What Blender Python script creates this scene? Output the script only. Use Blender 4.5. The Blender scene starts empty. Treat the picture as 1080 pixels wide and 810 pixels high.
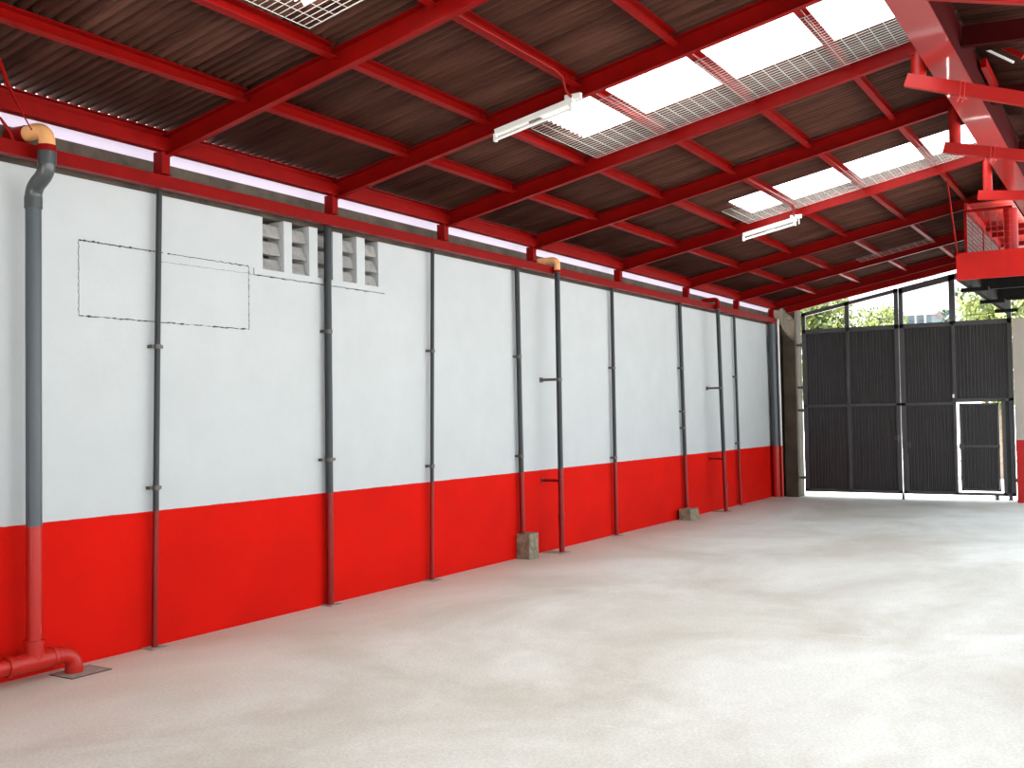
import bpy, bmesh, math, random
from mathutils import Vector, Matrix, noise
random.seed(7)
D = bpy.data
S = bpy.context.scene
COL = S.collection

# ------------------------------------------------------------------ camera
CAM = Vector((6.101, 0.0, 1.6))
YAW, PITCH, ROLL, FPX = 0.550, 0.031, -0.016, 1093.5
fw = Vector((-math.sin(YAW) * math.cos(PITCH), math.cos(YAW) * math.cos(PITCH), math.sin(PITCH)))
rt = Vector((math.cos(YAW), math.sin(YAW), 0))
up = rt.cross(fw)
rt2 = rt * math.cos(ROLL) + up * math.sin(ROLL)
up2 = up * math.cos(ROLL) - rt * math.sin(ROLL)
cam = D.cameras.new('camera')
cam.sensor_width = 36
cam.lens = FPX / 1080 * 36
cam.clip_start = .05
cam.clip_end = 500
camo = D.objects.new('camera', cam)
camo.matrix_world = Matrix(((rt2.x, up2.x, -fw.x, CAM.x), (rt2.y, up2.y, -fw.y, CAM.y),
                            (rt2.z, up2.z, -fw.z, CAM.z), (0, 0, 0, 1)))
COL.objects.link(camo)
S.camera = camo

# ------------------------------------------------------------------ light
WORLD_STRENGTH = 1.0
SUN_STRENGTH = 14.0
EXPOSURE = 1.74
w = D.worlds.new('sky')
S.world = w
w.use_nodes = True
nt = w.node_tree
bgn = nt.nodes['Background']
bgn.inputs[1].default_value = WORLD_STRENGTH
tc = nt.nodes.new('ShaderNodeTexCoord')
sep = nt.nodes.new('ShaderNodeSeparateXYZ')
nt.links.new(tc.outputs['Generated'], sep.inputs[0])
cr = nt.nodes.new('ShaderNodeValToRGB')
nt.links.new(sep.outputs['Z'], cr.inputs[0])
cr.color_ramp.elements[0].position = 0.0
cr.color_ramp.elements[0].color = (.93, .98, 1.0, 1)
cr.color_ramp.elements[1].position = .6
cr.color_ramp.elements[1].color = (.72, .86, 1.0, 1)
nt.links.new(cr.outputs[0], bgn.inputs[0])
sun = D.lights.new('sun', 'SUN')
sun.energy = SUN_STRENGTH
sun.angle = math.radians(3)
sun.color = (1, .985, .95)
suno = D.objects.new('sun', sun)
suno.rotation_euler = Vector((-.62, -.12, .78)).to_track_quat('Z', 'Y').to_euler()
suno.location = (-8, 8, 14)
COL.objects.link(suno)
S.view_settings.view_transform = 'Standard'
S.view_settings.look = 'None'
S.view_settings.gamma = 1
S.view_settings.exposure = EXPOSURE
S.view_settings.use_curve_mapping = False
S.cycles.max_bounces = 8
S.cycles.diffuse_bounces = 5


# ------------------------------------------------------------------ materials
def mat(name, col, rough=.6, metal=0.0, spec=.5, var=0.0, vscale=3.0, bump=0.0, bscale=40.0, col2=None, coat=0.0):
    m = D.materials.new(name)
    m.use_nodes = True
    n = m.node_tree.nodes
    l = m.node_tree.links
    b = n['Principled BSDF']
    b.inputs['Base Color'].default_value = (*col, 1)
    b.inputs['Roughness'].default_value = rough
    b.inputs['Metallic'].default_value = metal
    b.inputs['Specular IOR Level'].default_value = spec
    b.inputs['Coat Weight'].default_value = coat
    if var or col2 or bump:
        g = n.new('ShaderNodeNewGeometry')
    if var or col2:
        no = n.new('ShaderNodeTexNoise')
        no.inputs['Scale'].default_value = vscale
        no.inputs['Detail'].default_value = 6
        no.inputs['Roughness'].default_value = .6
        l.new(g.outputs['Position'], no.inputs['Vector'])
        r = n.new('ShaderNodeValToRGB')
        r.color_ramp.elements[0].position = .35
        r.color_ramp.elements[1].position = .65
        c2 = col2 or tuple(min(1, c * (1 + var)) for c in col)
        c1 = tuple(c * (1 - var) for c in col) if var else col
        r.color_ramp.elements[0].color = (*c1, 1)
        r.color_ramp.elements[1].color = (*c2, 1)
        l.new(no.outputs['Fac'], r.inputs[0])
        l.new(r.outputs[0], b.inputs['Base Color'])
    if bump:
        no2 = n.new('ShaderNodeTexNoise')
        no2.inputs['Scale'].default_value = bscale
        no2.inputs['Detail'].default_value = 4
        l.new(g.outputs['Position'], no2.inputs['Vector'])
        bp = n.new('ShaderNodeBump')
        bp.inputs['Strength'].default_value = bump
        bp.inputs['Distance'].default_value = .01
        l.new(no2.outputs['Fac'], bp.inputs['Height'])
        l.new(bp.outputs[0], b.inputs['Normal'])
    return m


def two_tone(name, top, low, zed=.962, rough=.6, spec=.5, var=.03, bump=.05, vscale=2.5, aniso=None, low_rough=None):
    """paint that is one colour above a painted line at height zed and another below"""
    m = mat(name, top, rough, spec=spec, var=var, vscale=vscale, bump=bump, bscale=30)
    n = m.node_tree.nodes
    l = m.node_tree.links
    b = n['Principled BSDF']
    top_socket = b.inputs['Base Color'].links[0].from_socket
    g = n.new('ShaderNodeNewGeometry')
    s = n.new('ShaderNodeSeparateXYZ')
    l.new(g.outputs['Position'], s.inputs[0])
    no = n.new('ShaderNodeTexNoise')
    no.inputs['Scale'].default_value = 14
    l.new(g.outputs['Position'], no.inputs['Vector'])
    ma = n.new('ShaderNodeMath')
    ma.operation = 'MULTIPLY_ADD'
    ma.inputs[1].default_value = .008
    l.new(no.outputs['Fac'], ma.inputs[0])
    l.new(s.outputs['Z'], ma.inputs[2])
    gt = n.new('ShaderNodeMath')
    gt.operation = 'GREATER_THAN'
    gt.inputs[1].default_value = zed + .004
    l.new(ma.outputs[0], gt.inputs[0])
    no3 = n.new('ShaderNodeTexNoise')
    no3.inputs['Scale'].default_value = 1.4
    no3.inputs['Detail'].default_value = 5
    l.new(g.outputs['Position'], no3.inputs['Vector'])
    r = n.new('ShaderNodeValToRGB')
    r.color_ramp.elements[0].position = .3
    r.color_ramp.elements[1].position = .7
    r.color_ramp.elements[0].color = (*[c * .9 for c in low], 1)
    r.color_ramp.elements[1].color = (*[min(1, c * 1.08) for c in low], 1)
    l.new(no3.outputs['Fac'], r.inputs[0])
    mx = n.new('ShaderNodeMix')
    mx.data_type = 'RGBA'
    l.new(gt.outputs[0], mx.inputs[0])
    l.new(r.outputs[0], mx.inputs[6])
    l.new(top_socket, mx.inputs[7])
    l.new(mx.outputs[2], b.inputs['Base Color'])
    return m


RED = (.18, .0025, .0018)
M = {}
M['red'] = mat('red_steel_paint', RED, .42, spec=.07, var=.10, vscale=6, bump=.05)
M['redgloss'] = mat('glossy_red_enamel', (.30, .008, .006), .28, spec=.7, var=.05, vscale=2, coat=.6)
M['litred'] = mat('red_steel_paint_skylit', (.32, .007, .005), .42, spec=.25, var=.06, vscale=6)  # same steel red lightened, skylight glow put into the colour
M['shadered'] = mat('red_paint_shade_darkened', (.03, .002, .002), .8, spec=.02)  # red paint darkened to stand for the unlit corner beyond the ridge
M['redwire'] = mat('red_wire_paint', (.5, .02, .02), .5)
M['wall'] = two_tone('painted_plaster_wall', (.45, .47, .475), (.53, .006, .002), .962, rough=.75, spec=.06, var=.025, bump=.12)
M['pier'] = two_tone('shade_toned_gate_pier', (.36, .32, .27), (.40, .006, .004), 1.06, rough=.8, bump=.1)  # beige tone carries the shade falling on this wall
M['pipe'] = two_tone('grey_and_red_steel_post', (.026, .029, .031), (.20, .004, .003), .965, rough=.36, spec=.25, bump=.0)
M['bigpipe'] = two_tone('grey_and_red_plastic_pipe', (.065, .075, .085), (.42, .014, .008), .962, rough=.32, spec=.3, bump=.0)
M['orange'] = mat('unpainted_orange_plastic', (.72, .36, .14), .4, var=.08, vscale=9)
M['tie'] = mat('raw_brown_concrete', (.062, .046, .033), .9, var=.35, vscale=5, bump=.6, bscale=18)
M['column'] = mat('dark_brown_column', (.05, .037, .021), .9, var=.3, vscale=3, bump=.5, bscale=15)
M['vent'] = mat('raw_grey_blockwork', (.27, .26, .25), .9, var=.18, vscale=14, bump=.4, bscale=40)
M['ventpaint'] = mat('vent_white_paint', (.74, .74, .73), .8, bump=.2)
M['block'] = mat('mossy_concrete_block', (.20, .17, .115), .95, var=.35, vscale=16, bump=1.0, bscale=60)
M['plate'] = mat('grey_base_plate', (.30, .27, .23), .8, var=.2, vscale=20)
M['crack'] = mat('dark_crack_and_ledge_shadow', (.05, .045, .04), .9)
M['clamp'] = mat('dark_pipe_clamp', (.10, .09, .08), .45, metal=.6)
M['black'] = mat('black_gate_paint', (.023, .022, .022), .42, var=.12, vscale=5)
M['blackframe'] = mat('charcoal_gate_frame', (.055, .055, .058), .38, var=.1, vscale=5)
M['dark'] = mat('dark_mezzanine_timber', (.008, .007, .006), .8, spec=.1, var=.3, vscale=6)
M['edge'] = mat('grey_brown_edge_timber', (.12, .10, .075), .7, var=.2)
M['white'] = mat('white_enamel', (.8, .8, .76), .35)
M['tube'] = mat('milky_glass_tube', (.86, .86, .84), .2)
M['wire'] = mat('bright_galvanised_wire', (.30, .27, .25), .5, spec=.2)
M['sheetlit'] = mat('red_sheet_with_painted_light', (.72, .05, .035), .4, spec=.3, var=.05)  # brightness from the gate end put into the sheet colour
M['sheetred'] = mat('red_painted_sheet', (.40, .008, .005), .5, spec=.15, var=.1)
M['foam'] = mat('old_grey_cable', (.25, .22, .2), .6)
M['outground'] = mat('pale_outdoor_paving', (.58, .57, .54), .9, var=.1, vscale=1)
M['trunk'] = mat('tree_bark', (.16, .11, .07), .9, var=.3, vscale=8)
M['leaf'] = mat('fresh_green_leaves', (.07, .11, .02), .6, var=.3, vscale=2.2, col2=(.17, .19, .035))
M['leafdark'] = mat('bluish_green_leaves', (.035, .065, .04), .6, var=.3, vscale=2.2)
M['house'] = mat('pale_blue_house_wall', (.07, .10, .115), .8, var=.05)
M['roofpink'] = mat('faded_pink_roof', (.12, .075, .07), .8, var=.1)
M['pane'] = mat('dark_window_pane', (.03, .05, .07), .4)

# corrugated sheet: soot-brown with streaks running down the slope
m = mat('rusty_brown_corrugated_sheet', (.085, .046, .040), .6, spec=.08, var=0, vscale=1, bump=.1, bscale=20)
n = m.node_tree.nodes
l = m.node_tree.links
g = n.new('ShaderNodeNewGeometry')
mp = n.new('ShaderNodeMapping')
mp.inputs['Scale'].default_value = (.7, 6, .7)
l.new(g.outputs['Position'], mp.inputs[0])
no = n.new('ShaderNodeTexNoise')
no.inputs['Scale'].default_value = 1.3
no.inputs['Detail'].default_value = 7
no.inputs['Roughness'].default_value = .65
l.new(mp.outputs[0], no.inputs['Vector'])
r = n.new('ShaderNodeValToRGB')
r.color_ramp.elements[0].position = .3
r.color_ramp.elements[0].color = (.032, .011, .007, 1)
r.color_ramp.elements[1].position = .72
r.color_ramp.elements[1].color = (.105, .043, .030, 1)
l.new(no.outputs['Fac'], r.inputs[0])
l.new(r.outputs[0], n['Principled BSDF'].inputs['Base Color'])
M['sheet'] = m


def translucent(name, col, t=.6):
    m = D.materials.new(name)
    m.use_nodes = True
    n = m.node_tree.nodes
    l = m.node_tree.links
    n.clear()
    o = n.new('ShaderNodeOutputMaterial')
    a = n.new('ShaderNodeBsdfTranslucent')
    b = n.new('ShaderNodeBsdfDiffuse')
    a.inputs[0].default_value = (*col, 1)
    b.inputs[0].default_value = (*col, 1)
    x = n.new('ShaderNodeMixShader')
    x.inputs[0].default_value = t
    l.new(b.outputs[0], x.inputs[1])
    l.new(a.outputs[0], x.inputs[2])
    l.new(x.outputs[0], o.inputs[0])
    return m


M['skylight'] = translucent('translucent_skylight_sheet', (.93, .94, .93), .85)
M['plastic'] = translucent('milky_plastic_sheet', (.42, .37, .45), .08)

# concrete floor
m = D.materials.new('screeded_concrete_floor')
m.use_nodes = True
n = m.node_tree.nodes
l = m.node_tree.links
b = n['Principled BSDF']
g = n.new('ShaderNodeNewGeometry')


def noise_node(scale, detail, rough, mapping=None, dist=0.0):
    t = n.new('ShaderNodeTexNoise')
    t.inputs['Scale'].default_value = scale
    t.inputs['Detail'].default_value = detail
    t.inputs['Roughness'].default_value = rough
    t.inputs['Distortion'].default_value = dist
    if mapping:
        q = n.new('ShaderNodeMapping')
        q.inputs['Scale'].default_value = mapping
        q.inputs['Rotation'].default_value = (0, 0, .35)
        l.new(g.outputs['Position'], q.inputs[0])
        l.new(q.outputs[0], t.inputs['Vector'])
    else:
        l.new(g.outputs['Position'], t.inputs['Vector'])
    return t


def ramp(src, p0, c0, p1, c1):
    r = n.new('ShaderNodeValToRGB')
    r.color_ramp.elements[0].position = p0
    r.color_ramp.elements[0].color = (*c0, 1)
    r.color_ramp.elements[1].position = p1
    r.color_ramp.elements[1].color = (*c1, 1)
    l.new(src, r.inputs[0])
    return r


def mixc(fac, a, bb, mode='MIX', f=None):
    x = n.new('ShaderNodeMix')
    x.data_type = 'RGBA'
    x.blend_type = mode
    if fac is not None:
        l.new(fac, x.inputs[0])
    else:
        x.inputs[0].default_value = f
    l.new(a, x.inputs[6])
    l.new(bb, x.inputs[7])
    return x.outputs[2]


big = noise_node(.55, 6, .6, (1, .75, 1), .6)
c_big = ramp(big.outputs['Fac'], .34, (.62, .58, .50), .62, (.85, .84, .785))
med = noise_node(2.4, 8, .7, (1.2, .8, 1), 1.2)
c_med = ramp(med.outputs['Fac'], .30, (.86, .845, .81), .62, (1, 1, 1))
fine = noise_node(55, 5, .75)
c_fine = ramp(fine.outputs['Fac'], .30, (.74, .71, .67), .62, (1.0, 1.0, 1.0))
c = mixc(None, c_big.outputs[0], c_med.outputs[0], 'MULTIPLY', 1)
c = mixc(None, c, c_fine.outputs[0], 'MULTIPLY', 1)
# dirt kept along the foot of the left wall
sx = n.new('ShaderNodeSeparateXYZ')
l.new(g.outputs['Position'], sx.inputs[0])
mr = n.new('ShaderNodeMapRange')
mr.inputs[1].default_value = 0.0
mr.inputs[2].default_value = 1.6
mr.inputs[3].default_value = 1.0
mr.inputs[4].default_value = 0.0
l.new(sx.outputs['X'], mr.inputs[0])
mm = n.new('ShaderNodeMath')
mm.operation = 'MULTIPLY'
l.new(mr.outputs[0], mm.inputs[0])
l.new(med.outputs['Fac'], mm.inputs[1])
dirt = n.new('ShaderNodeRGB')
dirt.outputs[0].default_value = (.50, .455, .35, 1)
c = mixc(mm.outputs[0], c, dirt.outputs[0])
# pale scuffs
sc = noise_node(1.1, 9, .8, (.35, 2.2, 1), .8)
rs = ramp(sc.outputs['Fac'], .60, (0, 0, 0), .72, (1, 1, 1))
pale = n.new('ShaderNodeRGB')
pale.outputs[0].default_value = (.85, .84, .82, 1)
ms = n.new('ShaderNodeMath')
ms.operation = 'MULTIPLY'
ms.inputs[1].default_value = .6
l.new(rs.outputs[0], ms.inputs[0])
c = mixc(ms.outputs[0], c, pale.outputs[0])
l.new(c, b.inputs['Base Color'])
rr = ramp(med.outputs['Fac'], .35, (.42, .42, .42), .65, (.62, .62, .62))
l.new(rr.outputs[0], b.inputs['Roughness'])
bp = n.new('ShaderNodeBump')
bp.inputs['Strength'].default_value = .25
bp.inputs['Distance'].default_value = .006
l.new(fine.outputs['Fac'], bp.inputs['Height'])
l.new(bp.outputs[0], b.inputs['Normal'])
M['floor'] = m


# ------------------------------------------------------------------ mesh helpers
class MB:
    def __init__(self):
        self.v = []
        self.f = []
        self.sm = []

    def add(self, vs, fs, smooth=False):
        o = len(self.v)
        self.v += [tuple(x) for x in vs]
        self.f += [tuple(i + o for i in f) for f in fs]
        self.sm += [smooth] * len(fs)
        return self

    def box(self, x0, x1, y0, y1, z0, z1):
        return self.add([(x0, y0, z0), (x1, y0, z0), (x1, y1, z0), (x0, y1, z0), (x0, y0, z1), (x1, y0, z1), (x1, y1, z1), (x0, y1, z1)],
                        [(3, 2, 1, 0), (4, 5, 6, 7), (0, 1, 5, 4), (1, 2, 6, 5), (2, 3, 7, 6), (3, 0, 4, 7)])

    def prism(self, prof, a, b, side, upv):
        """extrude a closed profile [(s, u)...] from a to b; s along side, u along upv"""
        a, b, side, upv = Vector(a), Vector(b), Vector(side), Vector(upv)
        k = len(prof)
        vs = [a + side * s + upv * u for s, u in prof] + [b + side * s + upv * u for s, u in prof]
        fs = [(i, (i + 1) % k, (i + 1) % k + k, i + k) for i in range(k)]
        fs += [tuple(range(k))[::-1], tuple(range(k, 2 * k))]
        return self.add(vs, fs)

    def bar(self, a, b, wid, hei, upv=(0, 0, 1)):
        a, b = Vector(a), Vector(b)
        d = (b - a).normalized()
        side = d.cross(Vector(upv)).normalized()
        u = side.cross(d).normalized()
        h, k = wid / 2, hei / 2
        return self.prism([(-h, -k), (h, -k), (h, k), (-h, k)], a, b, side, u)

    def tube(self, pts, r, seg=12, caps=True):
        pts = [Vector(p) for p in pts]
        rs = r if isinstance(r, (list, tuple)) else [r] * len(pts)
        t0 = (pts[1] - pts[0]).normalized()
        ref = Vector((1, 0, 0)) if abs(t0.x) < .8 else Vector((0, 1, 0))
        nrm = (ref - t0 * ref.dot(t0)).normalized()
        vs = []
        for i, p in enumerate(pts):
            if i == 0:
                t = t0
            elif i == len(pts) - 1:
                t = (pts[i] - pts[i - 1]).normalized()
            else:
                t = ((pts[i + 1] - p).normalized() + (p - pts[i - 1]).normalized()).normalized()
            nrm = (nrm - t * nrm.dot(t)).normalized()
            bi = t.cross(nrm)
            for k in range(seg):
                a = 2 * math.pi * k / seg
                vs.append(p + (nrm * math.cos(a) + bi * math.sin(a)) * rs[i])
        fs = []
        for i in range(len(pts) - 1):
            for k in range(seg):
                fs.append((i * seg + k, i * seg + (k + 1) % seg, (i + 1) * seg + (k + 1) % seg, (i + 1) * seg + k))
        self.add(vs, fs, True)
        if caps:
            e = (len(pts) - 1) * seg
            self.add([vs[k] for k in range(seg)], [tuple(range(seg))[::-1]])
            self.add([vs[e + k] for k in range(seg)], [tuple(range(seg))])
        return self

    def build(self, name, m, parent=None, bevel=0):
        me = D.meshes.new(name)
        me.from_pydata(self.v, [], self.f)
        me.polygons.foreach_set('use_smooth', self.sm)
        me.materials.append(M[m] if isinstance(m, str) else m)
        me.update()
        o = D.objects.new(name, me)
        COL.objects.link(o)
        if parent is not None:
            o.parent = parent
            pl = parent.location
            if pl.length or (parent.parent is not None):
                root = parent.location if parent.parent is None else parent.parent.location
                me.transform(Matrix.Translation(-Vector(root)))
        if bevel:
            b = o.modifiers.new('edge', 'BEVEL')
            b.width = bevel
            b.segments = 2
            b.limit_method = 'ANGLE'
        return o


def bend(p, q, r, k=7):
    """arc replacing the corner at q: p -> q -> r are points, returns list"""
    p, q, r = Vector(p), Vector(q), Vector(r)
    out = []
    for i in range(k + 1):
        t = i / k
        out.append(p * (1 - t) ** 2 + q * 2 * t * (1 - t) + r * t * t)
    return out


def thing(name, label, cat, loc=(0, 0, 0), group=None):
    o = D.objects.new(name, None)
    o.location = loc
    o.empty_display_size = .1
    COL.objects.link(o)
    return tag(o, label, cat, group)


def tag(o, label, cat, group=None, kind=None):
    o['label'] = label
    o['category'] = cat
    if group:
        o['group'] = group
    if kind:
        o['kind'] = kind
    return o


def struct(o, label=None):
    o['kind'] = 'structure'
    if label:
        o['label'] = label
    return o


# ------------------------------------------------------------------ key dimensions
YR = [1.9, 4.946, 6.738, 8.387, 10.122, 12.385, 14.745, 16.995, 18.911]   # rafters
TS = .191


def rz(x, off=0.0):
    """height of the rafter soffit plane at x, plus an offset upwards"""
    return 3.447 + TS * x + off


SL = Vector((1, 0, TS)).normalized()
UPN = Vector((-TS, 0, 1)).normalized()
GY = 19.54

# ------------------------------------------------------------------ setting: floor, walls, roofs
q = MB().box(-.25, 9.5, -4, 19.9, -.12, 0)
struct(q.build('floor', 'floor'), 'pale cream screeded concrete floor with brownish stains')
q = MB().box(-40, 60, 19.9, 90, -.2, -.03)
q.box(9.5, 60, -30, 19.9, -.2, -.03)
q.box(-40, 9.5, -30, -4, -.2, -.03)
q.box(-40, -.25, -4, 19.9, -.2, -.03)
struct(q.build('ground', 'outground'), 'bright paving outside the gate')

# left wall with five ventilation openings let into its top edge
VO = [(6.105, 6.335), (6.43, 6.64), (6.745, 6.94), (7.07, 7.265), (7.38, 7.59)]
VB, WT, WX = 2.825, 3.252, -.22
q = MB()
q.box(WX, 0, -4, 19.5, -.1, VB)
ys = [-4] + [a for v in VO for a in v] + [19.5]
for i in range(0, len(ys), 2):
    q.box(WX, 0, ys[i], ys[i + 1], VB, WT)
# slightly proud band under the openings, and the ribs between them
q.box(0, .014, 6.0, 7.68, 2.775, VB)
for i in range(len(VO) - 1):
    q.box(0, .014, VO[i][1], VO[i + 1][0], VB, WT)
struct(q.build('wall_left', 'wall'), 'long plastered wall painted white above a red band')
q = MB().box(WX, -.012, -4, 19.5, WT, 3.492)
struct(q.build('trim_1', 'tie', bevel=.006), 'raw brown concrete tie beam along the top of the white wall')

for i, (a, b_) in enumerate(VO):
    pos = ['leftmost, beside the cracked panel', 'second from the left', 'middle one behind a grey post',
           'just right of the grey post', 'rightmost of the row'][i]
    t = thing('ventilation_opening', 'grey louvred slot at the top of the wall, ' + pos, 'vent', (0, a, VB),
              'ventilation slots high in the white wall')
    MB().box(-.20, -.165, a, b_, VB, WT).build('back_panel', 'tie', t)
    hh = (WT - VB) / 3
    for k in range(3):
        z0 = VB + hh * k
        s = MB()
        # leaning face block with a protruding lip
        s.prism([(-.06, z0 + .001), (-.012, z0 + .001), (-.050, z0 + hh - .042), (-.075, z0 + hh - .042)],
                (0, a + .002, 0), (0, b_ - .002, 0), (1, 0, 0), (0, 0, 1))
        s.build('louvre', 'vent', t)
        if k < 2:
            MB().box(-.075, -.004, a + .002, b_ - .02, z0 + hh - .010, z0 + hh).build('ledge', 'vent', t)


# roof sheets, corrugated across y
def corr(name, x0, x1, zf, y0, y1, mt, per=.076, amp=.016, nx=2, holes=()):
    vs, fs = [], []
    step = per / 8
    ny = int((y1 - y0) / step) + 1
    xs = [x0 + (x1 - x0) * i / (nx - 1) for i in range(nx)]
    if holes:
        xs = sorted(set([x0, x1] + [h[0] for h in holes] + [h[1] for h in holes]))
        nx = len(xs)
    for j in range(ny):
        y = y0 + j * step
        dz = amp * math.sin(2 * math.pi * y / per)
        for x in xs:
            vs.append((x, y, zf(x) + dz))
    for j in range(ny - 1):
        yc = y0 + (j + .5) * step
        for i in range(nx - 1):
            xc = (xs[i] + xs[i + 1]) / 2
            if any(h[0] < xc < h[1] and h[2] < yc < h[3] for h in holes):
                continue
            fs.append((j * nx + i, j * nx + i + 1, (j + 1) * nx + i + 1, (j + 1) * nx + i))
    o = MB().add(vs, fs, True).build(name, mt)
    md = o.modifiers.new('gauge', 'SOLIDIFY')
    md.thickness = .002
    md.offset = 1
    return o


SH = .19
RH = [(5.7, 7.3, a, a + 1.0) for a in (4.5,)]  # unseen skylight added in the right roof to brighten the floor
HOLES = [(1.99, 4.9, 3.65, 4.50), (1.99, 4.9, 7.14, 7.98), (2.06, 4.9, 11.42, 12.24)]
o = corr('ceiling', .178, 5.02, lambda x: rz(x, SH), -4, 19.95, 'sheet', holes=HOLES)
struct(o, 'dark brown corrugated roof sheeting over the hall')
BZ0, BZ1 = 4.185, 4.53
o = corr('ceiling_right', 4.98, 9.0, lambda x: 4.56 - .06 * (x - 5), -4, 7.6, 'sheet', nx=2, holes=RH)  # unseen outer width extended to hold back daylight in the near hall
struct(o, 'dark corrugated roof sheeting near the top right corner')
o = corr('ceiling_right', 4.98, 6.0, lambda x: 4.56 - .06 * (x - 5), 7.6, 19.95, 'sheet', nx=2)  # outer part cut short so more daylight reaches the far wall
struct(o, 'dark corrugated roof sheeting on the right beyond the ridge beam')

SKL = ['white translucent skylight at the top edge of the photo, nearest the camera',
       'big white translucent skylight strip, the larger and nearer of the two bright ones',
       'smaller white translucent skylight strip farther down the roof']
HR = [(h, lab, 0) for h, lab in zip(HOLES, SKL)] + [(h, None, 1) for h in RH]
for h, lab, right in HR:
    vs, fs = [], []
    step = .076 / 8
    y0, y1 = h[2] - .05, h[3] + .03
    ny = int((y1 - y0) / step) + 1
    xa, xb = h[0] - .06, h[1] + .05
    for j in range(ny):
        y = y0 + j * step
        dz = .016 * math.sin(2 * math.pi * y / .076) + .006
        for x in (xa, xb):
            vs.append((x, y, (4.56 - .06 * (x - 5) if right else rz(x, SH)) + dz))
    for j in range(ny - 1):
        fs.append((2 * j, 2 * j + 1, 2 * j + 3, 2 * j + 2))
    tag(MB().add(vs, fs, True).build('skylight_sheet', 'skylight'), lab or 'added unseen translucent roof sheet to the right, brightening the floor', 'skylight', 'translucent roof sheets in view' if lab else 'added translucent roof sheets outside the picture')


def mesh_guard(x0, x1, y0, y1, lab, off=.062, dx=.10, dy=.05, wd=.0035):
    q = MB()
    k = int(round((x1 - x0) / dx))
    for i in range(k + 1):
        x = x0 + (x1 - x0) * i / k
        q.bar((x, y0, rz(x, off)), (x, y1, rz(x, off)), wd, wd)
    k = int(round((y1 - y0) / dy))
    for i in range(k + 1):
        y = y0 + (y1 - y0) * i / k
        ww = wd * (2.5 if i in (0, k) else 1)
        q.bar((x0, y, rz(x0, off + .004)), (x1, y, rz(x1, off + .004)), ww, wd)
    tag(q.build('mesh_guard', 'wire'), lab, 'wire mesh', 'wire mesh guards under the skylights')


mesh_guard(1.98, 4.55, 3.5, 4.52, 'fine wire mesh guard hung under the skylight at the top edge of the photo')
mesh_guard(1.98, 4.66, 7.08, 8.24, 'fine wire mesh guard hung under the big skylight')
mesh_guard(2.02, 4.66, 11.30, 12.22, 'fine wire mesh guard hung under the smaller far skylight')
mesh_guard(2.3, 3.4, 16.45, 16.85, 'narrow faint wire mesh guard on the dark roof near the gate', dx=.12, dy=.08, wd=.0025)

q = MB()  # unseen end wall added to keep back light off the steel webs
q.box(-.25, .8, -4.2, -4, -.1, 4.6)
q.box(4.9, 8.8, -4.2, -4, -.1, 4.6)
q.box(.8, 4.9, -4.2, -4, 3.0, 4.6)
struct(q.build('wall_front_added', 'wall'), 'added end wall behind the camera with a wide doorway')

# ------------------------------------------------------------------ eave steel
q = MB().prism([(.17, 3.51), (.25, 3.51), (.25, 3.602), (.192, 3.602), (.192, 3.654), (.235, 3.654), (.235, 3.660), (.17, 3.660)],
               (0, 1.2, 0), (0, 19.2, 0), (1, 0, 0), (0, 0, 1))
tag(q.build('eave_beam', 'red', bevel=.004), 'long red steel eave beam carrying the lower ends of the rafters', 'beam')
q = MB()
q.box(.115, .19, 1.2, 19.2, 3.262, 3.352)
tag(q.build('wall_beam', 'red', bevel=.004), 'long red steel rail along the top of the white wall, above the grey posts', 'beam')
SN = ['hidden behind the left edge', 'leftmost in view, above the cracked panel', 'above the ventilation slots', 'above the third grey post',
      'above the first concrete block', 'right of the tall orange topped drainpipe', 'above the second concrete block',
      'second from the gate corner', 'at the gate corner']
for i, y in enumerate(YR[1:], 1):
    q = MB()
    q.box(.135, .145, y - .035, y + .035, 3.352, 3.51)
    q.box(.145, .225, y - .035, y - .027, 3.352, 3.51)
    q.box(.145, .225, y + .027, y + .035, 3.352, 3.51)
    q.box(.216, .224, y - .027, y + .027, 3.352, 3.51)
    q.box(.12, .235, y - .045, y + .045, 3.352, 3.358)
    tag(q.build('stub_post', 'red'), 'short red stub under the eave beam, ' + SN[i], 'stub post', 'red stubs under the eave beam')

# milky plastic closing the eave gap
random.seed(3)
vs, fs = [], []
ny = 220
for j in range(ny):
    y = 1.2 + 18.1 * j / (ny - 1)
    for k in range(5):
        z = 3.487 + .043 * k
        am = math.sin(math.pi * k / 4.0)
        wob = noise.noise((y * 1.7, k * .9, 2.0)) * .05 * am + noise.noise((y * 5, k * 1.3, 7.0)) * .03 * am
        zz = z + (noise.noise((y * 1.3, 3, 5)) * .014 if k == 0 else 0)
        vs.append((-.035 + .048 * k + wob, y, zz))
for j in range(ny - 1):
    for k in range(4):
        a = j * 5 + k
        fs.append((a, a + 1, a + 6, a + 5))
tag(MB().add(vs, fs, True).build('plastic_sheet', 'plastic'), 'crumpled milky plastic sheet closing the gap under the eave', 'plastic sheet')

# ------------------------------------------------------------------ rafters
RN = ['out of view at the left', 'nearest the camera, running to the top edge', 'holding the nearer fluorescent light',
      'just beyond the big skylight', 'midway between the two skylights', 'holding the farther fluorescent light',
      'third from the gate', 'second from the gate', 'directly in front of the gate']
for i, y in enumerate(YR):
    a = Vector((.17, y, rz(.17)))
    b_ = Vector((4.70, y, rz(4.70)))
    f_, d_ = .055, .15
    q = MB()
    # channel open towards the camera
    q.prism([(0, 0), (f_, 0), (f_, d_), (0, d_), (0, d_ - .007), (f_ - .007, d_ - .007), (f_ - .007, .007), (0, .007)],
            a, b_, (0, 1, 0), UPN)
    r_ = q.build('rafter', 'red')
    tag(r_, 'sloping red steel rafter, ' + RN[i], 'rafter', 'red rafters under the roof')

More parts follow.
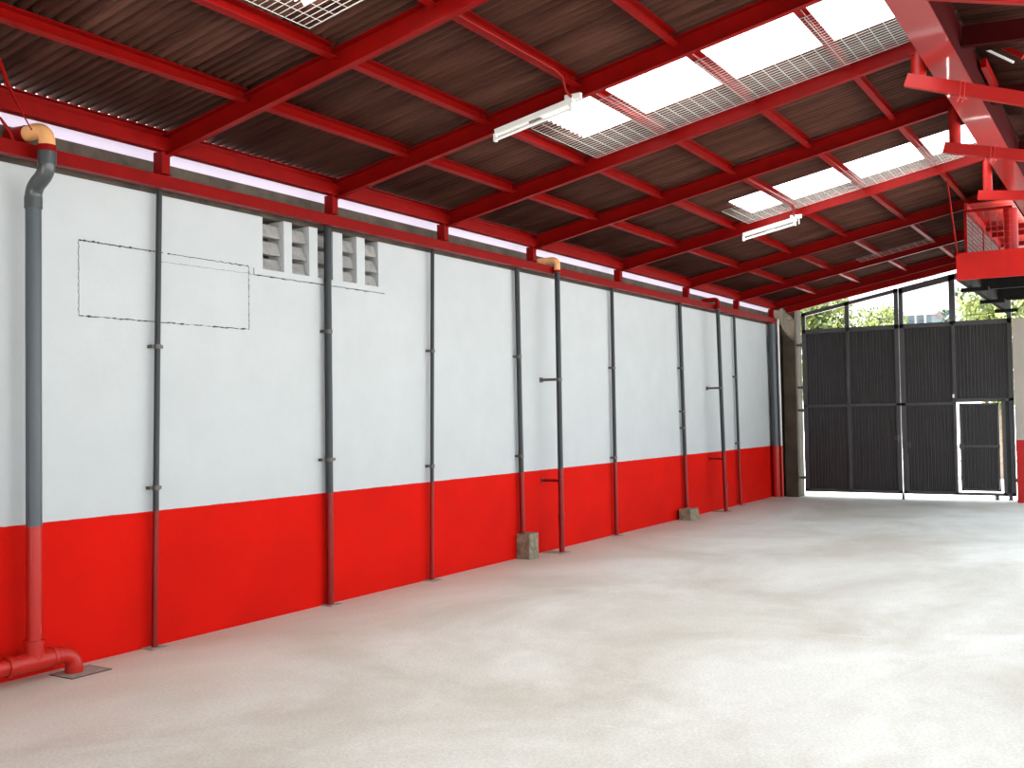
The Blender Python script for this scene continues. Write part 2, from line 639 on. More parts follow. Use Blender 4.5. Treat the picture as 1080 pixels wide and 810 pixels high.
# purlins, one piece per bay
ROW = [(1.0, 'lowest row'), (1.77, 'second row up'), (2.56, 'middle row'),
       (3.34, 'fourth row up'), (4.12, 'top row')]
BAY = ['in the leftmost bay', 'just left of the nearer fluorescent light', 'in the bay of the big skylight',
       'in the bay just beyond the big skylight', 'in the bay of the smaller skylight', 'in the bay just beyond the smaller skylight',
       'in the last bay but one', 'in the last bay by the gate']
for k, (x, rn) in enumerate(ROW):
    for i in range(8):
        if i == 0 and k > 2:
            continue
        ya, yb = YR[i] + .055, YR[i + 1] - .001
        z = rz(x, .080)
        q = MB()
        q.prism([(0, 0), (.05, 0), (.05, .0055), (.006, .0055), (.006, .086), (.05, .086), (.05, .092), (0, .092)],
                (x, ya, z), (x, yb, z), SL, UPN)
        t = q.build('purlin', 'red')
        cl = MB().box(x - .012, x + .0, yb - .07, yb, z + .01, z + .075)
        cl.build('cleat', 'red', t)
        tag(t, 'red roof purlin, %s, %s' % (rn, BAY[i]), 'purlin', 'red purlins under the roof')

# ------------------------------------------------------------------ grey posts on the left wall
PN = ['thin grey steel post crossing the cracked panel', 'thicker grey steel post in front of the ventilation slots',
      'thin grey steel post just right of the ventilation slots', 'grey steel post standing on the nearer, taller concrete block',
      'grey steel post midway between the two concrete blocks', 'grey steel post standing on the farther, low concrete block',
      'thin grey steel post second from the gate corner']
PO = [  # (y top, y bottom, foot height, radius, clamp heights)
    (5.03, 4.965, .008, .021, (2.14, 1.13)), (6.83, 6.82, .008, .033, (2.36, 1.25)), (8.39, 8.30, .008, .020, (2.26, 1.12)),
    (10.01, 10.045, .282, .029, (2.27, 1.15)), (12.45, 12.45, .008, .025, (2.22, 1.03)), (14.79, 14.91, .167, .030, (2.29, 1.63, 1.38)),
    (17.23, 17.35, .008, .024, (2.22, 1.07))]
for (yt, yb, z0_, r0, cl), nm in zip(PO, PN):
    X = .052
    t = thing('wall_post', nm, 'post', (X, yb, z0_), 'slim steel posts in front of the white wall')
    MB().tube([(X, yb, z0_), (X, yt, 3.34)], r0, 14).build('post', 'pipe', t)
    for zc in cl:
        y = yb + (yt - yb) * zc / 3.26
        q = MB()
        q.tube([(X, y, zc - .016), (X, y, zc + .016)], r0 + .006, 14)
        wd_ = .085 if (r0 > .032 and zc < 1.3) else .050
        q.box(.002, X - .004, y - wd_, y - wd_ + .012, zc - .012, zc + .012)
        q.box(X - .012, X - .002, y - wd_, y + wd_, zc - .012, zc + .012)
        q.box(.002, X - .004, y + wd_ - .012, y + wd_, zc - .012, zc + .012)
        q.build('pipe_clamp', 'clamp', t)
    if z0_ < .01:
        MB().box(.002, .125, yb - .07, yb + .07, 0, .008).build('base_plate', 'plate', t)

# fat downpipe at the left
BR = .048
t = thing('drainpipe', 'fat grey drainpipe at the left edge with an orange elbow on top', 'drainpipe', (.15, 3.97, 0))
Y0 = 3.97
PX = .15
TX = .29
MB().tube([(PX, Y0, .20), (PX, Y0, 3.0)], BR, 24).build('pipe', 'bigpipe', t)
q = MB()
q.tube([(PX, Y0, 2.955), (PX, Y0, 3.03)], BR + .006, 24)
path = [(PX, Y0, 3.0)] + bend((PX, Y0, 3.02), (PX, Y0, 3.09), ((PX + TX) / 2, Y0, 3.125)) + bend(((PX + TX) / 2, Y0, 3.125), (TX, Y0, 3.16), (TX, Y0, 3.23)) + [(TX, Y0, 3.30)]
q.tube(path, BR + .003, 24)
q.tube([(TX, Y0, 3.215), (TX, Y0, 3.30)], BR + .008, 24)
q.build('offset_bend', mat('dark_grey_plastic', (.045, .05, .052), .3), t)
MB().tube([(TX, Y0, 3.295), (TX, Y0, 3.335)], BR + .009, 24).build('collar', 'red', t)
path = [(TX, Y0, 3.33), (TX, Y0, 3.345)] + bend((TX, Y0, 3.35), (TX, Y0, 3.435), (.20, Y0 - .02, 3.435)) + [(.13, Y0 - .03, 3.425), (.0, Y0 - .05, 3.42)]
e = MB().tube(path, BR + .001, 24).build('elbow', 'orange', t)
MB().tube([(.13, Y0 - .03, 3.425), (-.010, Y0 - .055, 3.42)], BR + .008, 20).build('wall_socket', 'red', e)
# foot: horizontal run with a tee and an elbow into the floor
ZH = .125
q = MB()
q.tube([(PX, 1.2, ZH), (PX, Y0 - .10, ZH)], BR + .002, 24)
q.build('drain_run', 'bigpipe', t)
q = MB()
q.tube([(PX, Y0 - .17, ZH), (PX, Y0 + .12, ZH)], BR + .010, 24)
q.tube([(PX, Y0, ZH), (PX, Y0, .25)], BR + .010, 24)
q.tube([(PX, Y0, .225), (PX, Y0, .255)], BR + .014, 24)
q.tube([(PX, Y0 + .115, ZH), (PX, Y0 + .145, ZH)], BR + .014, 24)
q.tube([(PX, Y0 - .185, ZH), (PX, Y0 - .155, ZH)], BR + .014, 24)
q.build('tee', 'bigpipe', t)
q = MB()
path = [(PX, Y0 + .13, ZH)] + bend((PX, Y0 + .16, ZH), (PX + .01, Y0 + .265, ZH), (PX + .02, Y0 + .268, .05)) + [(PX + .02, Y0 + .268, .0)]
q.tube(path, BR + .004, 24)
q.tube([(PX + .02, Y0 + .268, .0), (PX + .02, Y0 + .268, .04)], BR + .010, 24)
q.tube([(PX, Y0 + .15, ZH), (PX, Y0 + .175, ZH)], BR + .010, 24)
q.build('foot_elbow', 'bigpipe', t)
t = thing('drain_cover', 'square concrete drain cover in the floor under the red pipe elbow', 'drain cover', (.2, 4.3, 0))
MB().box(.095, .315, 4.12, 4.40, 0, .004).build('slab', 'plate', t)
q = MB()
for b4 in ((.088, .095, 4.113, 4.407), (.315, .322, 4.113, 4.407), (.088, .322, 4.113, 4.12), (.088, .322, 4.40, 4.407)):
    q.box(*b4, 0, .0045)
q.build('joint', 'crack', t)

# slimmer drainpipes standing off the wall
for (yt, yb, br, cols, lab) in ((10.62, 10.62, (2.02, .84), 'orange', 'slim grey drainpipe with orange elbow on top, right of the nearer block'),
                                (15.94, 16.12, (2.0, .86), 'red', 'slim grey drainpipe with red elbow on top, right of the farther block')):
    t = thing('drainpipe', lab, 'drainpipe', (.235, yb, 0))
    X = .235
    r0 = .032
    MB().tube([(X, yb, 0.01), (X, yt, 3.30)], r0, 18).build('pipe', 'pipe', t)
    path = [(X, yt, 3.29), (X, yt, 3.36)] + bend((X, yt, 3.37), (X, yt, 3.425), (X - .07, yt - .01, 3.425)) + [(-.01, yt - .02, 3.42)]
    MB().tube(path, r0 + .006, 18).build('elbow', cols, t)
    MB().tube([(X, yt, 3.275), (X, yt, 3.305)], r0 + .010, 18).build('collar', 'red', t)
    MB().tube([(X, yb, 0.38), (X, yb, .46)], r0 + .007, 18).build('coupling', 'pipe', t)
    for zc in br:
        y = yb + (yt - yb) * zc / 3.3
        q = MB()
        q.box(0, X - r0, y - .03, y - .012, zc - .016, zc + .016)
        q.box(0, .01, y - .05, y + .02, zc - .03, zc + .03)
        q.tube([(X, y, zc - .016), (X, y, zc + .016)], r0 + .006, 18)
        q.build('wall_bracket', M['pipe'] if zc < .9 else M['clamp'], t)
    MB().box(.03, .30, yb - .09, yb + .09, 0, .01).build('base_plate', 'plate', t)

t = thing('drainpipe', 'thick grey and red pipe in the far corner beside the gate column', 'drainpipe', (.11, 19.25, 0))
MB().tube([(.10, 19.28, 0), (.10, 19.18, 3.26)], .07, 20).build('pipe', 'bigpipe', t)
MB().tube([(.205, 19.28, 0.0), (.205, 19.22, 3.34)], .022, 12).build('edge_highlight', two_tone('pale_and_red_edge_highlight', (.62, .6, .6), (.5, .012, .008), .965, rough=.3, bump=0), t)  # pale rod stands for the bright edge highlight of the corner pipe
MB().box(.01, .23, 19.2, 19.37, 0, .01).build('base_plate', 'plate', t)

# plastered-over panel with cracked outline
def wobble(a, b_, wd=.006, k=40, gap=0.0, seed=0, dx=.004):
    a, b_ = Vector(a), Vector(b_)
    d = (b_ - a).normalized()
    s = Vector((1, 0, 0)).cross(d)
    q = MB()
    rnd = random.Random(seed)
    prev = None
    for i in range(k + 1):
        p = a + (b_ - a) * i / k + s * (noise.noise((i * .35, seed, 1)) * .006)
        h = wd * (.5 + .9 * abs(noise.noise((i * .5, seed, 4))) + (.8 if rnd.random() < .12 else 0))
        cur = (p - s * h / 2, p + s * h / 2)
        if rnd.random() < gap:
            cur = (p - s * .0006, p + s * .0006)
        if prev:
            q.add([(x_, c_.y, c_.z) for x_ in (.0006, dx) for c_ in (prev[0], prev[1], cur[1], cur[0])],
                  [(4, 5, 6, 7), (0, 1, 5, 4), (1, 2, 6, 5), (2, 3, 7, 6), (3, 0, 4, 7)])
        prev = cur
    return q


t = thing('plastered_panel', 'rectangular plastered-over panel outlined by dark cracks on the white wall', 'wall panel', (0, 5.17, 2.32))
q = MB().box(.0005, .003, 4.40, 5.945, 2.325, 2.83)
q.build('panel_face', 'wall', t)
for a, b_, wd, gap, sd in (((0, 4.40, 2.832), (0, 5.10, 2.832), .012, 0, 1), ((0, 5.14, 2.832), (0, 5.945, 2.832), .008, .03, 2),
                           ((0, 4.40, 2.322), (0, 5.945, 2.325), .011, .16, 3), ((0, 4.40, 2.33), (0, 4.40, 2.825), .003, .45, 4),
                           ((0, 5.945, 2.33), (0, 5.945, 2.83), .006, .05, 5), ((0, 5.05, 2.765), (0, 6.10, 2.775), .003, .05, 6)):
    wobble(a, b_, wd, 60, gap, sd, .0045).build('crack', 'crack', t)
q = wobble((0, 6.0, 2.770), (0, 7.68, 2.770), .007, 60, .05, 8)  # dark strip laid along the foot of the proud band as its shadow
tag(q.build('ledge_shadow', 'crack'), 'thin dark strip painting the shadow under the ventilation slot ledge', 'crack')

# concrete blocks
def conc_block(x0, x1, y0, y1, h, lab):
    bm = bmesh.new()
    bmesh.ops.create_cube(bm, size=1)
    bmesh.ops.subdivide_edges(bm, edges=bm.edges[:], cuts=5, use_grid_fill=True)
    for v in bm.verts:
        v.co = Vector((x0 + (x1 - x0) * (v.co.x + .5), y0 + (y1 - y0) * (v.co.y + .5), h * (v.co.z + .5)))
        nn = noise.noise_vector(v.co * 14) * .005
        if v.co.z < .005:
            nn.z = 0
        v.co += nn
    me = D.meshes.new('concrete_block')
    bm.to_mesh(me)
    bm.free()
    me.materials.append(M['block'])
    o = D.objects.new('concrete_block', me)
    COL.objects.link(o)
    bv = o.modifiers.new('edge', 'BEVEL')
    bv.width = .006
    bv.limit_method = 'ANGLE'
    tag(o, lab, 'concrete block', 'concrete blocks at the foot of the wall')


conc_block(.004, .175, 9.985, 10.19, .28, 'mossy grey concrete block on the floor against the wall, nearer and taller of the two')
conc_block(.05, .24, 14.60, 14.93, .165, 'low grey concrete block with pale top on the floor, farther of the two')

# ------------------------------------------------------------------ fluorescent lights
def fluorescent(y, x0, x1, lab, cable_from):
    t = thing('fluorescent_light', lab, 'light fixture', (x0, y, rz(x0)), 'unlit fluorescent lights clipped to the rafters')
    P_ = lambda x, off: Vector((x, y, rz(x, off)))
    q = MB().bar(P_(x0, -.035), P_(x1, -.035), .055, .045, UPN)
    bt = q.build('batten', 'white', t, bevel=.004)
    for x in (x0 + .012, x1 - .012):
        MB().bar(P_(x, -.055) + Vector((0, -.03, 0)), P_(x, -.115) + Vector((0, -.03, 0)), .022, .03, (0, 1, 0)).build('lamp_holder', 'white', bt)
    q = MB().tube([P_(x0 + .02, -.098) + Vector((0, -.03, 0)), P_(x1 - .02, -.098) + Vector((0, -.03, 0))], .0135, 14)
    q.build('tube', 'tube', t)
    xm = (x0 + x1) / 2 - .04
    MB().bar(P_(xm, -.066), P_(xm + .10, -.066), .03, .02, UPN).build('starter', 'foam', bt)
    q = MB()
    q.box(x1 - .07, x1 + .06, y - .02, y + .01, rz(x1, -.03), rz(x1, .012))
    q.tube([(x1 + .03, y - .01, rz(x1, -.03)), (x1 + .03, y - .01, rz(x1, -.10))], .006, 8)
    q.build('hanger', 'white', t)
    q = MB().tube([Vector(c) for c in cable_from] + [P_(x1 - .02, -.0) + Vector((0, -.012, 0))], .011, 10)
    tag(q.build('conduit', 'red'), 'red conduit along a purlin down to the ' + ('nearer' if y < 9 else 'farther') + ' fluorescent light', 'conduit')


fluorescent(6.68, 1.90, 2.58, 'unlit white fluorescent batten light clipped to a rafter, nearer and larger one',
            [(2.63, 5.01, rz(2.63, .07)), (2.63, 6.30, rz(2.63, .07)), (2.62, 6.42, rz(2.62, .06)), (2.58, 6.55, rz(2.58, -.0))])
fluorescent(12.32, 1.92, 2.58, 'unlit white fluorescent batten light clipped to a rafter, farther and smaller one',
            [(2.63, 10.2, rz(2.63, .07)), (2.63, 11.95, rz(2.63, .07)), (2.62, 12.05, rz(2.62, .06)), (2.58, 12.18, rz(2.58, -.0))])

# loose red cables at the left eave
q = MB().tube([(.62, 3.42, 3.70), (.55, 3.50, 3.665), (.44, 3.61, 3.61), (.36, 3.71, 3.55), (.32, 3.79, 3.48), (.30, 3.86, 3.405)], [.015, .014, .012, .009, .005, .004], 8)
tag(q.build('cable', 'red'), 'thin red cable dropping from the roof to the orange pipe elbow', 'cable')
q = MB().tube([(.16, 3.40, 3.56), (.17, 3.62, 3.53), (.17, 3.74, 3.47), (.17, 3.80, 3.40), (.17, 3.82, 3.352)], [.006, .006, .008, .013, .014], 8)
tag(q.build('cable', 'red'), 'curved red strap rising from the wall rail left of the orange elbow', 'strap')

# ------------------------------------------------------------------ ridge beam, arms, posts
t = thing('ridge_beam', 'deep red box beam running from the top right towards the gate', 'beam', (4.755, 1.2, BZ0))
MB().box(4.755, 4.985, 1.2, 19.3, BZ0, BZ0 + .012).build('bottom_plate', 'redgloss', t)
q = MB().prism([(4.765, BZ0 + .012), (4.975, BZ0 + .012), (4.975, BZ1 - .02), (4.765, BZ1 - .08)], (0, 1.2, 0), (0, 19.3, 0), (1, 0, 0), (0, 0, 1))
q.build('web', 'shadered', t)
AN = [None, None, 'topmost at the right edge of the photo', 'level with the end of the big skylight', 'second lower, below the big one',
      'lowest, just above the mesh cage', None, None]
for i in (1, 2, 3, 4, 5, 6):
    y = YR[i]
    x0 = 4.992 if i == 2 else 4.565
    zb = {1: 4.25, 2: 4.13, 3: 4.10, 4: 3.945, 5: 3.90, 6: 3.9}[i]
    sl = {1: -.2, 2: -.28, 3: -.36, 4: -.26, 5: -.13, 6: -.13}[i]
    sd = Vector((1, 0, sl)).normalized()
    un = Vector((-sl, 0, 1)).normalized()
    a = Vector((x0, y - .03, zb))
    b_ = a + sd * 1.35
    f_, d_ = .055, .10
    q = MB()
    q.prism([(0, 0), (f_, 0), (f_, .006), (.006, .006), (.006, d_ - .006), (f_, d_ - .006), (f_, d_), (0, d_)], a, b_, (0, 1, 0), un)
    lab = AN[i] if AN[i] else ('out of view above the frame' if i < 2 else 'hidden behind the mesh cage')
    if i not in (1, 6):
        t = q.build('cross_arm', 'litred')
        tag(t, 'red channel arm under the ridge beam, ' + lab, 'steel arm', 'red arms under the ridge beam')
        ztop = zb + .10
        if i != 2:
            p = MB().tube([(4.665, y + .05, zb + .07), (4.665, y + .05, rz(4.66, .02))], {3: .056, 4: .052, 5: .048}[i], 18)
            tag(p.build('stub_column', 'litred'), 'short round red post left of the ridge beam, ' +
                {3: 'nearest, on the upper arm', 4: 'middle one of three', 5: 'smallest, above the mesh cage'}[i], 'stub column', 'round red posts beside the ridge beam')
        # thin wire ties lashed round the arm
        if i in (3, 4):
            q = MB()
            for dxx in (.40, .43):
                cx_ = x0 + dxx
                cz = zb + sl * dxx
                q.tube([(cx_, y - .036, cz - .01), (cx_ + .01, y - .036, cz + .11), (cx_ + .02, y + .03, cz + .12), (cx_ + .01, y + .03, cz - .012), (cx_, y - .036, cz - .012), (cx_ - .02, y - .04, cz - .05)], .0035, 6)
            tag(q.build('wire_tie', 'redwire'), 'thin wire lashed round the red arm, ' + ('nearer' if i == 3 else 'farther'), 'wire')
# arm-side rafters of the right roof
for i, y in enumerate(YR[1:8], 1):
    a = Vector((4.985, y, 4.40))
    b_ = Vector((5.95, y, 4.40 - .06 * 1))
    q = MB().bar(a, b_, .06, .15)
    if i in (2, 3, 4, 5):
        tag(q.build('rafter', 'shadered'), 'dark red rafter right of the ridge beam, ' + {2: 'nearest', 3: 'above the white tube light', 4: 'beyond the white tube light', 5: 'above the mesh cage'}[i],
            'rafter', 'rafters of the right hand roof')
# brace with the tube light, right of the beam
q = MB().bar((4.99, 9.3, 4.70), (5.32, 9.3, 4.45), .05, .035)
tag(q.build('brace', 'red'), 'short red brace sloping down to the right beside the ridge beam', 'brace')
q = MB().tube([(4.99, 9.27, 4.60), (5.25, 9.27, 4.41)], .011, 12)
t = tag(q.build('tube_light', 'tube'), 'thin white tube slanting below a red brace at the top right', 'tube')
q = MB().box(5.00, 5.045, 9.3, 10.09, 4.42, 4.50)
tag(q.build('short_purlin', 'red'), 'short red rail behind the white tube at the top right', 'purlin')

# ------------------------------------------------------------------ mezzanine with its mesh cage
MX, MY, MZ0, MZ1 = 4.095, 14.0, 3.215, 3.555
t = thing('mezzanine', 'red fronted mezzanine platform with dark underside beside the gate', 'mezzanine', (MX, MY, MZ0))
MB().box(MX, 5.6, MY, MY + .03, MZ0, MZ1).build('fascia', 'sheetred', t)
MB().box(MX, 5.6, MY + .03, 19.4, MZ1 - .06, MZ1 - .03).build('deck', 'plate', t)
MB().box(MX, 5.6, MY + .03, 19.4, MZ1 - .075, MZ1 - .061).build('soffit', 'dark', t)
q = MB().box(MX, MX + .06, MY + .03, 19.4, MZ0 + .0, MZ1 - .08)
q.build('edge_beam', 'dark', t)
MB().box(MX - .012, MX, MY + .03, 19.4, MZ0 - .0, MZ0 + .05).build('edge_strip', 'edge', t)
for y in (15.0, 16.85, 18.6):
    MB().box(MX - .09, MX + .25, y - .05, y + .05, MZ0 - .05, MZ0 + .0).build('joist', 'dark', t)
for y in (14.5, 15.9, 17.7):
    MB().box(MX + .06, 5.6, y - .04, y + .04, MZ0 + .06, MZ1 - .08).build('joist', 'dark', t)
MB().tube([(MX + .45, MY + .4, MZ0 + .07), (MX + 1.2, MY + .4, MZ0 + .07)], .02, 10).build('conduit', 'white', t)

t = thing('mesh_cage', 'red framed wire mesh cage standing on the mezzanine, reaching up to the roof', 'mesh cage', (4.2, MY, MZ1))
CX0, CY0, CZ1, CY1 = 4.215, MY + .02, 4.075, 19.1
q = MB()
q.bar((CX0, CY0, MZ1), (CX0, CY0, CZ1), .035, .035, (0, 1, 0))
q.bar((CX0, CY0, CZ1), (4.75, CY0, CZ1), .03, .03)
q.bar((CX0, CY0, CZ1), (CX0, CY1, CZ1), .03, .03)
for yy in (15.6, 17.4, CY1):
    q.bar((CX0, yy, MZ1), (CX0, yy, CZ1), .035, .035, (0, 1, 0))
q.build('frame', 'red', t)
q = MB()
for i in range(1, 8):
    q.bar((CX0 + .072 * i, CY0, MZ1), (CX0 + .072 * i, CY0, CZ1), .0045, .0045, (0, 1, 0))
for i in range(1, 7):
    q.bar((CX0, CY0 + .003, MZ1 + .075 * i), (CX0 + .53, CY0 + .003, MZ1 + .075 * i), .0035, .0035)
q.build('front_mesh', 'redwire', t)
q = MB()
for i in range(1, 72):
    q.box(CX0 - .0025, CX0 + .0025, CY0 + .07 * i - .0025, CY0 + .07 * i + .0025, MZ1, CZ1)
for i in range(1, 9):
    q.bar((CX0 + .003, CY0, MZ1 + .058 * i), (CX0 + .003, CY1, MZ1 + .058 * i), .005, .005)
q.build('side_mesh', 'wire', t)

q = MB().tube([(4.70, 14.30, MZ1 - .03), (4.70, 14.30, 4.10)], .082, 20)
tag(q.build('round_column', 'litred'), 'thick round red column standing on the mezzanine behind the mesh', 'column')
q = MB().tube([(4.145, 13.14, rz(4.145, .066)), (4.115, 13.985, MZ1 - .02)], .011, 10)
tag(q.build('hanger_rod', 'red'), 'slim red rod hanging from a purlin to the corner of the mezzanine', 'rod')

# flat red sheet ceiling over the mezzanine
o = corr('cage_ceiling', 4.235, 4.74, lambda x: 4.172, 14.07, 19.2, 'sheetlit', per=.20, amp=.006)
tag(o, 'flat bright red sheet ceiling over the mesh cage', 'cage ceiling')
for k, y in enumerate((15.9, 16.5, 17.6)):
    q = MB().box(4.235, 4.74, y - .03, y + .03, 4.09, 4.158)
    tag(q.build('roof_batten', 'red'), 'short red batten under the red cage ceiling, ' + ('nearest', 'middle one', 'farthest')[k], 'batten', 'battens under the red cage ceiling')
q = MB().box(4.20, 4.235, 14.05, 19.2, 4.09, 4.19)
tag(q.build('edge_rail', 'litred'), 'red edge rail of the cage ceiling running back towards the gate', 'rail')

# ------------------------------------------------------------------ gate end
q = MB().box(-.22, .475, 19.50, 19.80, 0, 3.62)
q.box(.235, .475, 19.38, 19.50, 0, 3.62)
tag(q.build('concrete_column', 'column', bevel=.006), 'dark brown stained column left of the black gate', 'column')
q = MB().box(4.172, 4.7, 19.42, 19.86, 0, MZ0 - .09)
q.box(4.45, 4.9, 19.66, 19.86, MZ0, 4.38)
struct(q.build('wall_back', 'pier'), 'beige wall with red foot right of the black gate')

ZB, ZM, ZT = .10, 1.70, 3.10
TOP = lambda x: 3.455 + .195 * (x - .59)


def leaf(name, lab, x0, x1, xm, wicket=None):
    t = D.objects.new(name, None)
    t.location = (x0, GY, ZB)
    COL.objects.link(t)
    t['label'] = lab
    t['kind'] = 'structure'
    F = .03
    q = MB()
    yf, yb = GY - .03, GY + .03

    def v(x, z0, z1, w_=.07):
        q.box(x - w_ / 2, x + w_ / 2, yf, yb, z0, z1)

    def hbar(xa, xb, z, w_=.05):
        q.box(xa, xb, yf, yb, z - w_ / 2, z + w_ / 2)
    v(x0 + .035, ZB, TOP(x0), .07)
    v(x1 - .035, ZB, TOP(x1), .07)
    v(xm, ZB, ZT, .045)
    v(xm, ZT, TOP(xm), .075 if wicket is None else .10)
    hbar(x0, x1, ZB + .025)
    hbar(x0, x1, ZT, .075)
    if wicket is None:
        hbar(x0, x1, ZM)
    else:
        hbar(x0, xm, ZM)
        hbar(xm, x1, ZM + .055, .05)
    q.prism([(x0, TOP(x0) - (.07 if wicket is None else .11)), (x1, TOP(x1) - (.07 if wicket is None else .11)), (x1, TOP(x1)), (x0, TOP(x0))], (0, yf, 0), (0, yb, 0), (1, 0, 0), (0, 0, 1))
    q.build('gate_frame', 'blackframe', t)

    def panel(xa, xb, za, zb):
        # ribbed sheet
        prof = []
        x = xa
        per = .058
        vs, fs = [], []
        k = 0
        while x < xb - 1e-6:
            for dx_, dy_ in ((0, 0), (.022, 0), (.029, .012), (.051, .012)):
                xx = min(x + dx_, xb)
                vs += [(xx, GY + .01 + dy_, za), (xx, GY + .01 + dy_, zb)]
                k += 1
            x += per
        for i in range(k - 1):
            fs.append((2 * i, 2 * i + 2, 2 * i + 3, 2 * i + 1))
        p = MB().add(vs, fs).build('ribbed_panel', 'black', t)
        md = p.modifiers.new('gauge', 'SOLIDIFY')
        md.thickness = .003
    for (za, zb) in ((ZB + .03, ZM - .02), (ZM + .02, ZT - .03)):
        panel(x0 + .05, xm - .02, za, zb)
        if wicket is None or za > 1:
            panel(xm + .02, x1 - .05, za, zb)
    if wicket is not None:
        wx0, wx1, wz0, wz1 = wicket
        panel(wx1 + .07, x1 - .05, ZB + .03, ZM + .02)
        d = MB()
        yy0, yy1 = GY - .02, GY + .02
        d.box(wx0 + .02, wx0 + .055, yy0, yy1, wz0 + .025, wz1 - .03)
        d.box(wx1 - .045, wx1 - .02, yy0, yy1, wz0 + .025, wz1 - .03)
        d.box(wx0 + .02, wx1 - .02, yy0, yy1, wz0 + .025, wz0 + .06)
        d.box(wx0 + .02, wx1 - .02, yy0, yy1, wz1 - .06, wz1 - .03)
        d.box(wx0 + .02, wx1 - .02, yy0, yy1, .93, .97)
        dd = d.build('wicket_door', 'blackframe', t)
        vs, fs, k = [], [], 0
        x = wx0 + .05
        while x < wx1 - .045:
            for dx_, dy_ in ((0, 0), (.022, 0), (.029, .012), (.051, .012)):
                xx = min(x + dx_, wx1 - .045)
                vs += [(xx, GY + .005 + dy_, wz0 + .05), (xx, GY + .005 + dy_, wz1 - .05)]
                k += 1
            x += .058
        for i in range(k - 1):
            fs.append((2 * i, 2 * i + 2, 2 * i + 3, 2 * i + 1))
        p = MB().add(vs, fs).build('ribbed_panel', 'black', dd)
        p.modifiers.new('gauge', 'SOLIDIFY').thickness = .003
        lk = MB().box(wx0 + .01, wx0 + .075, GY - .045, GY - .02, .90, 1.0)
        lk.build('lock', 'blackframe', dd)
        # frame post to the right of the wicket
        MB().box(wx1 + .022, wx1 + .075, yf, yb, ZB, ZM + .05).build('frame_post', 'blackframe', t)
        MB().box(xm - .03, xm + .0, yf - .006, yf, ZM + .1, ZM + .16).build('bolt', 'white', t)
    return t


L = leaf('door_1', 'left leaf of the tall black metal gate', .565, 2.309, 1.405)
Rr = leaf('door_2', 'right leaf of the tall black metal gate with a small wicket door', 2.323, 4.150, 3.215, (3.262, 3.935, .15, 1.725))
for zc in (.36, 1.62, 2.05, 2.85):
    MB().box(.475, .60, GY - .05, GY - .01, zc - .02, zc + .02).tube([(.545, GY - .03, zc - .035), (.545, GY - .03, zc + .035)], .016, 10).build('hinge', 'blackframe', L)
MB().box(4.11, 4.172, GY - .05, GY - .01, .34, .40).build('hinge', 'blackframe', Rr)
MB().box(2.20, 2.31, GY - .06, GY - .03, 1.06, 1.13).tube([(2.26, GY - .06, 1.02), (2.26, GY - .06, 1.15)], .018, 10).build('latch', 'blackframe', L)
MB().box(2.40, 2.47, GY - .05, GY - .03, .92, 1.02).build('latch_plate', 'blackframe', Rr)
MB().tube([(2.415, GY - .045, .16), (2.415, GY - .045, .80)], .012, 10).build('drop_bolt', 'blackframe', Rr)
MB().box(2.295, 2.335, GY - .035, GY + .02, 0, .10).build('floor_stop', 'blackframe', L)
for x in (3.85, 4.06):
    MB().box(x - .03, x + .03, GY - .035, GY + .02, .03, .10).build('bottom_roller', 'blackframe', Rr)
MB().box(2.3185, 2.3265, GY - .028, GY - .022, 1.2, 3.05).build('centre_rod', 'wire', Rr)
# steel rail under the last rafter along the gate head
q = MB().bar((.40, 19.10, rz(.40, -.01)), (4.6, 19.10, rz(4.6, -.01)), .06, .17, UPN)
tag(q.build('gate_header', 'red'), 'sloping red steel rail along the head of the gate', 'beam')


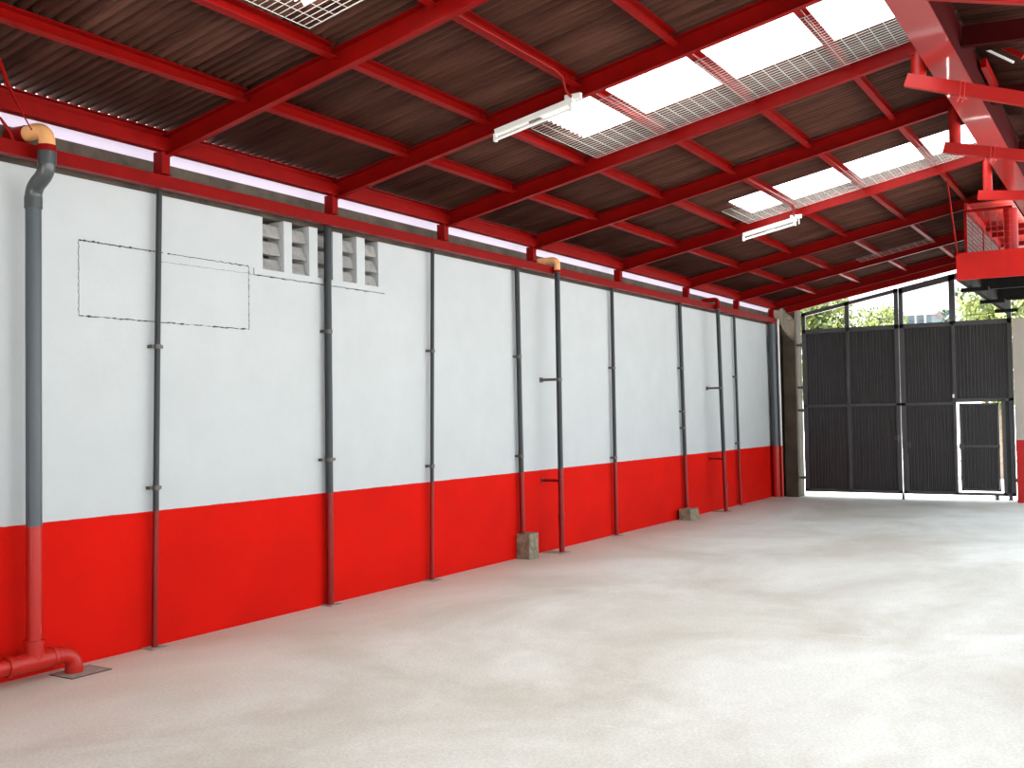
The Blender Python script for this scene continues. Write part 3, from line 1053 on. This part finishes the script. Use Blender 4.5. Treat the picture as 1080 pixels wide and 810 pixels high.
# ------------------------------------------------------------------ outside
def tree(x, y, h, r, mt, lab, seed, n_=1500):
    rnd = random.Random(seed)
    t = thing('tree', lab, 'tree', (x, y, -.03), 'trees beyond the gate')
    q = MB()
    q.tube([(x, y, -.03), (x + .1, y, h * .3), (x, y + .1, h * .6)], [.16, .12, .07], 10)
    for k in range(5):
        a = k * 1.3
        q.tube([(x + .05, y, h * .35), (x + math.cos(a) * r * .5, y + math.sin(a) * r * .5, h * .7)], [.06, .03], 8)
    q.build('trunk', 'trunk', t)
    q = MB()
    bl = [(Vector((x + rnd.uniform(-.6, .6) * r, y + rnd.uniform(-.6, .6) * r, h * rnd.uniform(.45, .90))), r * rnd.uniform(.35, .55)) for _ in range(13)]
    for i in range(n_):
        c_, rr_ = bl[i % len(bl)]
        d = Vector((rnd.gauss(0, 1), rnd.gauss(0, 1), rnd.gauss(0, 1))).normalized()
        p = c_ + d * rr_ * rnd.uniform(.55, 1.05)
        p.z = min(p.z, h)
        u = Vector((rnd.gauss(0, 1), rnd.gauss(0, 1), rnd.gauss(0, 1))).normalized()
        v_ = u.cross(d).normalized() if abs(u.dot(d)) < .98 else Vector((1, 0, 0))
        s = rnd.uniform(.05, .10) if n_ > 4000 else rnd.uniform(.09, .15)
        q.add([p - u * s, p + v_ * s * .5, p + u * s, p - v_ * s * .5], [(0, 1, 2, 3)])
    o = q.build('foliage', mt, t)


tree(-.75, 26, 4.75, .95, 'leaf', 'yellow green tree seen through the leftmost gate opening', 1, 5500)
tree(-1.5, 34.5, 5.6, 1.1, 'leaf', 'bushy green tree seen through the second gate opening', 2, 5500)
tree(-5.2, 37, 6.3, 2.0, 'leafdark', 'darker green tree at the far left beyond the gate', 3)
tree(3.1, 26.5, 4.5, 1.0, 'leaf', 'bright yellow green tree behind the rightmost gate opening', 5, 5500)
tree(1.1, 40, 5.9, .8, 'leafdark', 'bluish green tree behind the bright one on the right', 6)
tree(-.75, 44, 6.1, .45, 'leafdark', 'slim bluish tree beside the pale house', 7, 500)

t = thing('house', 'pale blue house with faded pink roof far beyond the gate', 'house', (-2.0, 46, -.03))
MB().box(-2.9, -1.5, 46, 50, -.03, 5.55).build('wall', 'house', t)
q = MB()
q.add([(-3.1, 45.7, 5.55), (-1.3, 45.7, 5.55), (-1.3, 50.3, 5.55), (-3.1, 50.3, 5.55), (-2.9, 48, 5.9), (-1.5, 48, 5.9)],
      [(0, 1, 5, 4), (2, 3, 4, 5), (1, 2, 5), (3, 0, 4), (3, 2, 1, 0)])
q.build('roof', 'roofpink', t)
for x in (-2.5, -2.0):
    MB().box(x, x + .3, 45.96, 46, 5.05, 5.35).build('window', 'pane', t)
t = thing('lamp_post', 'thin grey street lamp post rising behind the gate', 'lamp post', (-1.42, 44, -.03))
MB().tube([(-1.42, 44, -.03), (-1.40, 44, 6.9)], .04, 10).build('pole', 'foam', t)
MB().bar((-1.40, 44, 6.85), (-.95, 44, 6.95), .10, .06).build('lamp_head', 'foam', t)
q = MB().tube([(-1.06, 40, -.03), (-1.06, 40, 5.5)], .025, 8)
t = thing('road_sign', 'small round sign on a thin pole far beyond the gate', 'sign', (-1.06, 40, -.03))
q.build('pole', 'foam', t)
MB().tube([(-1.06, 39.94, 5.6), (-1.06, 39.97, 5.6)], .12, 16).build('sign_face', 'foam', t)
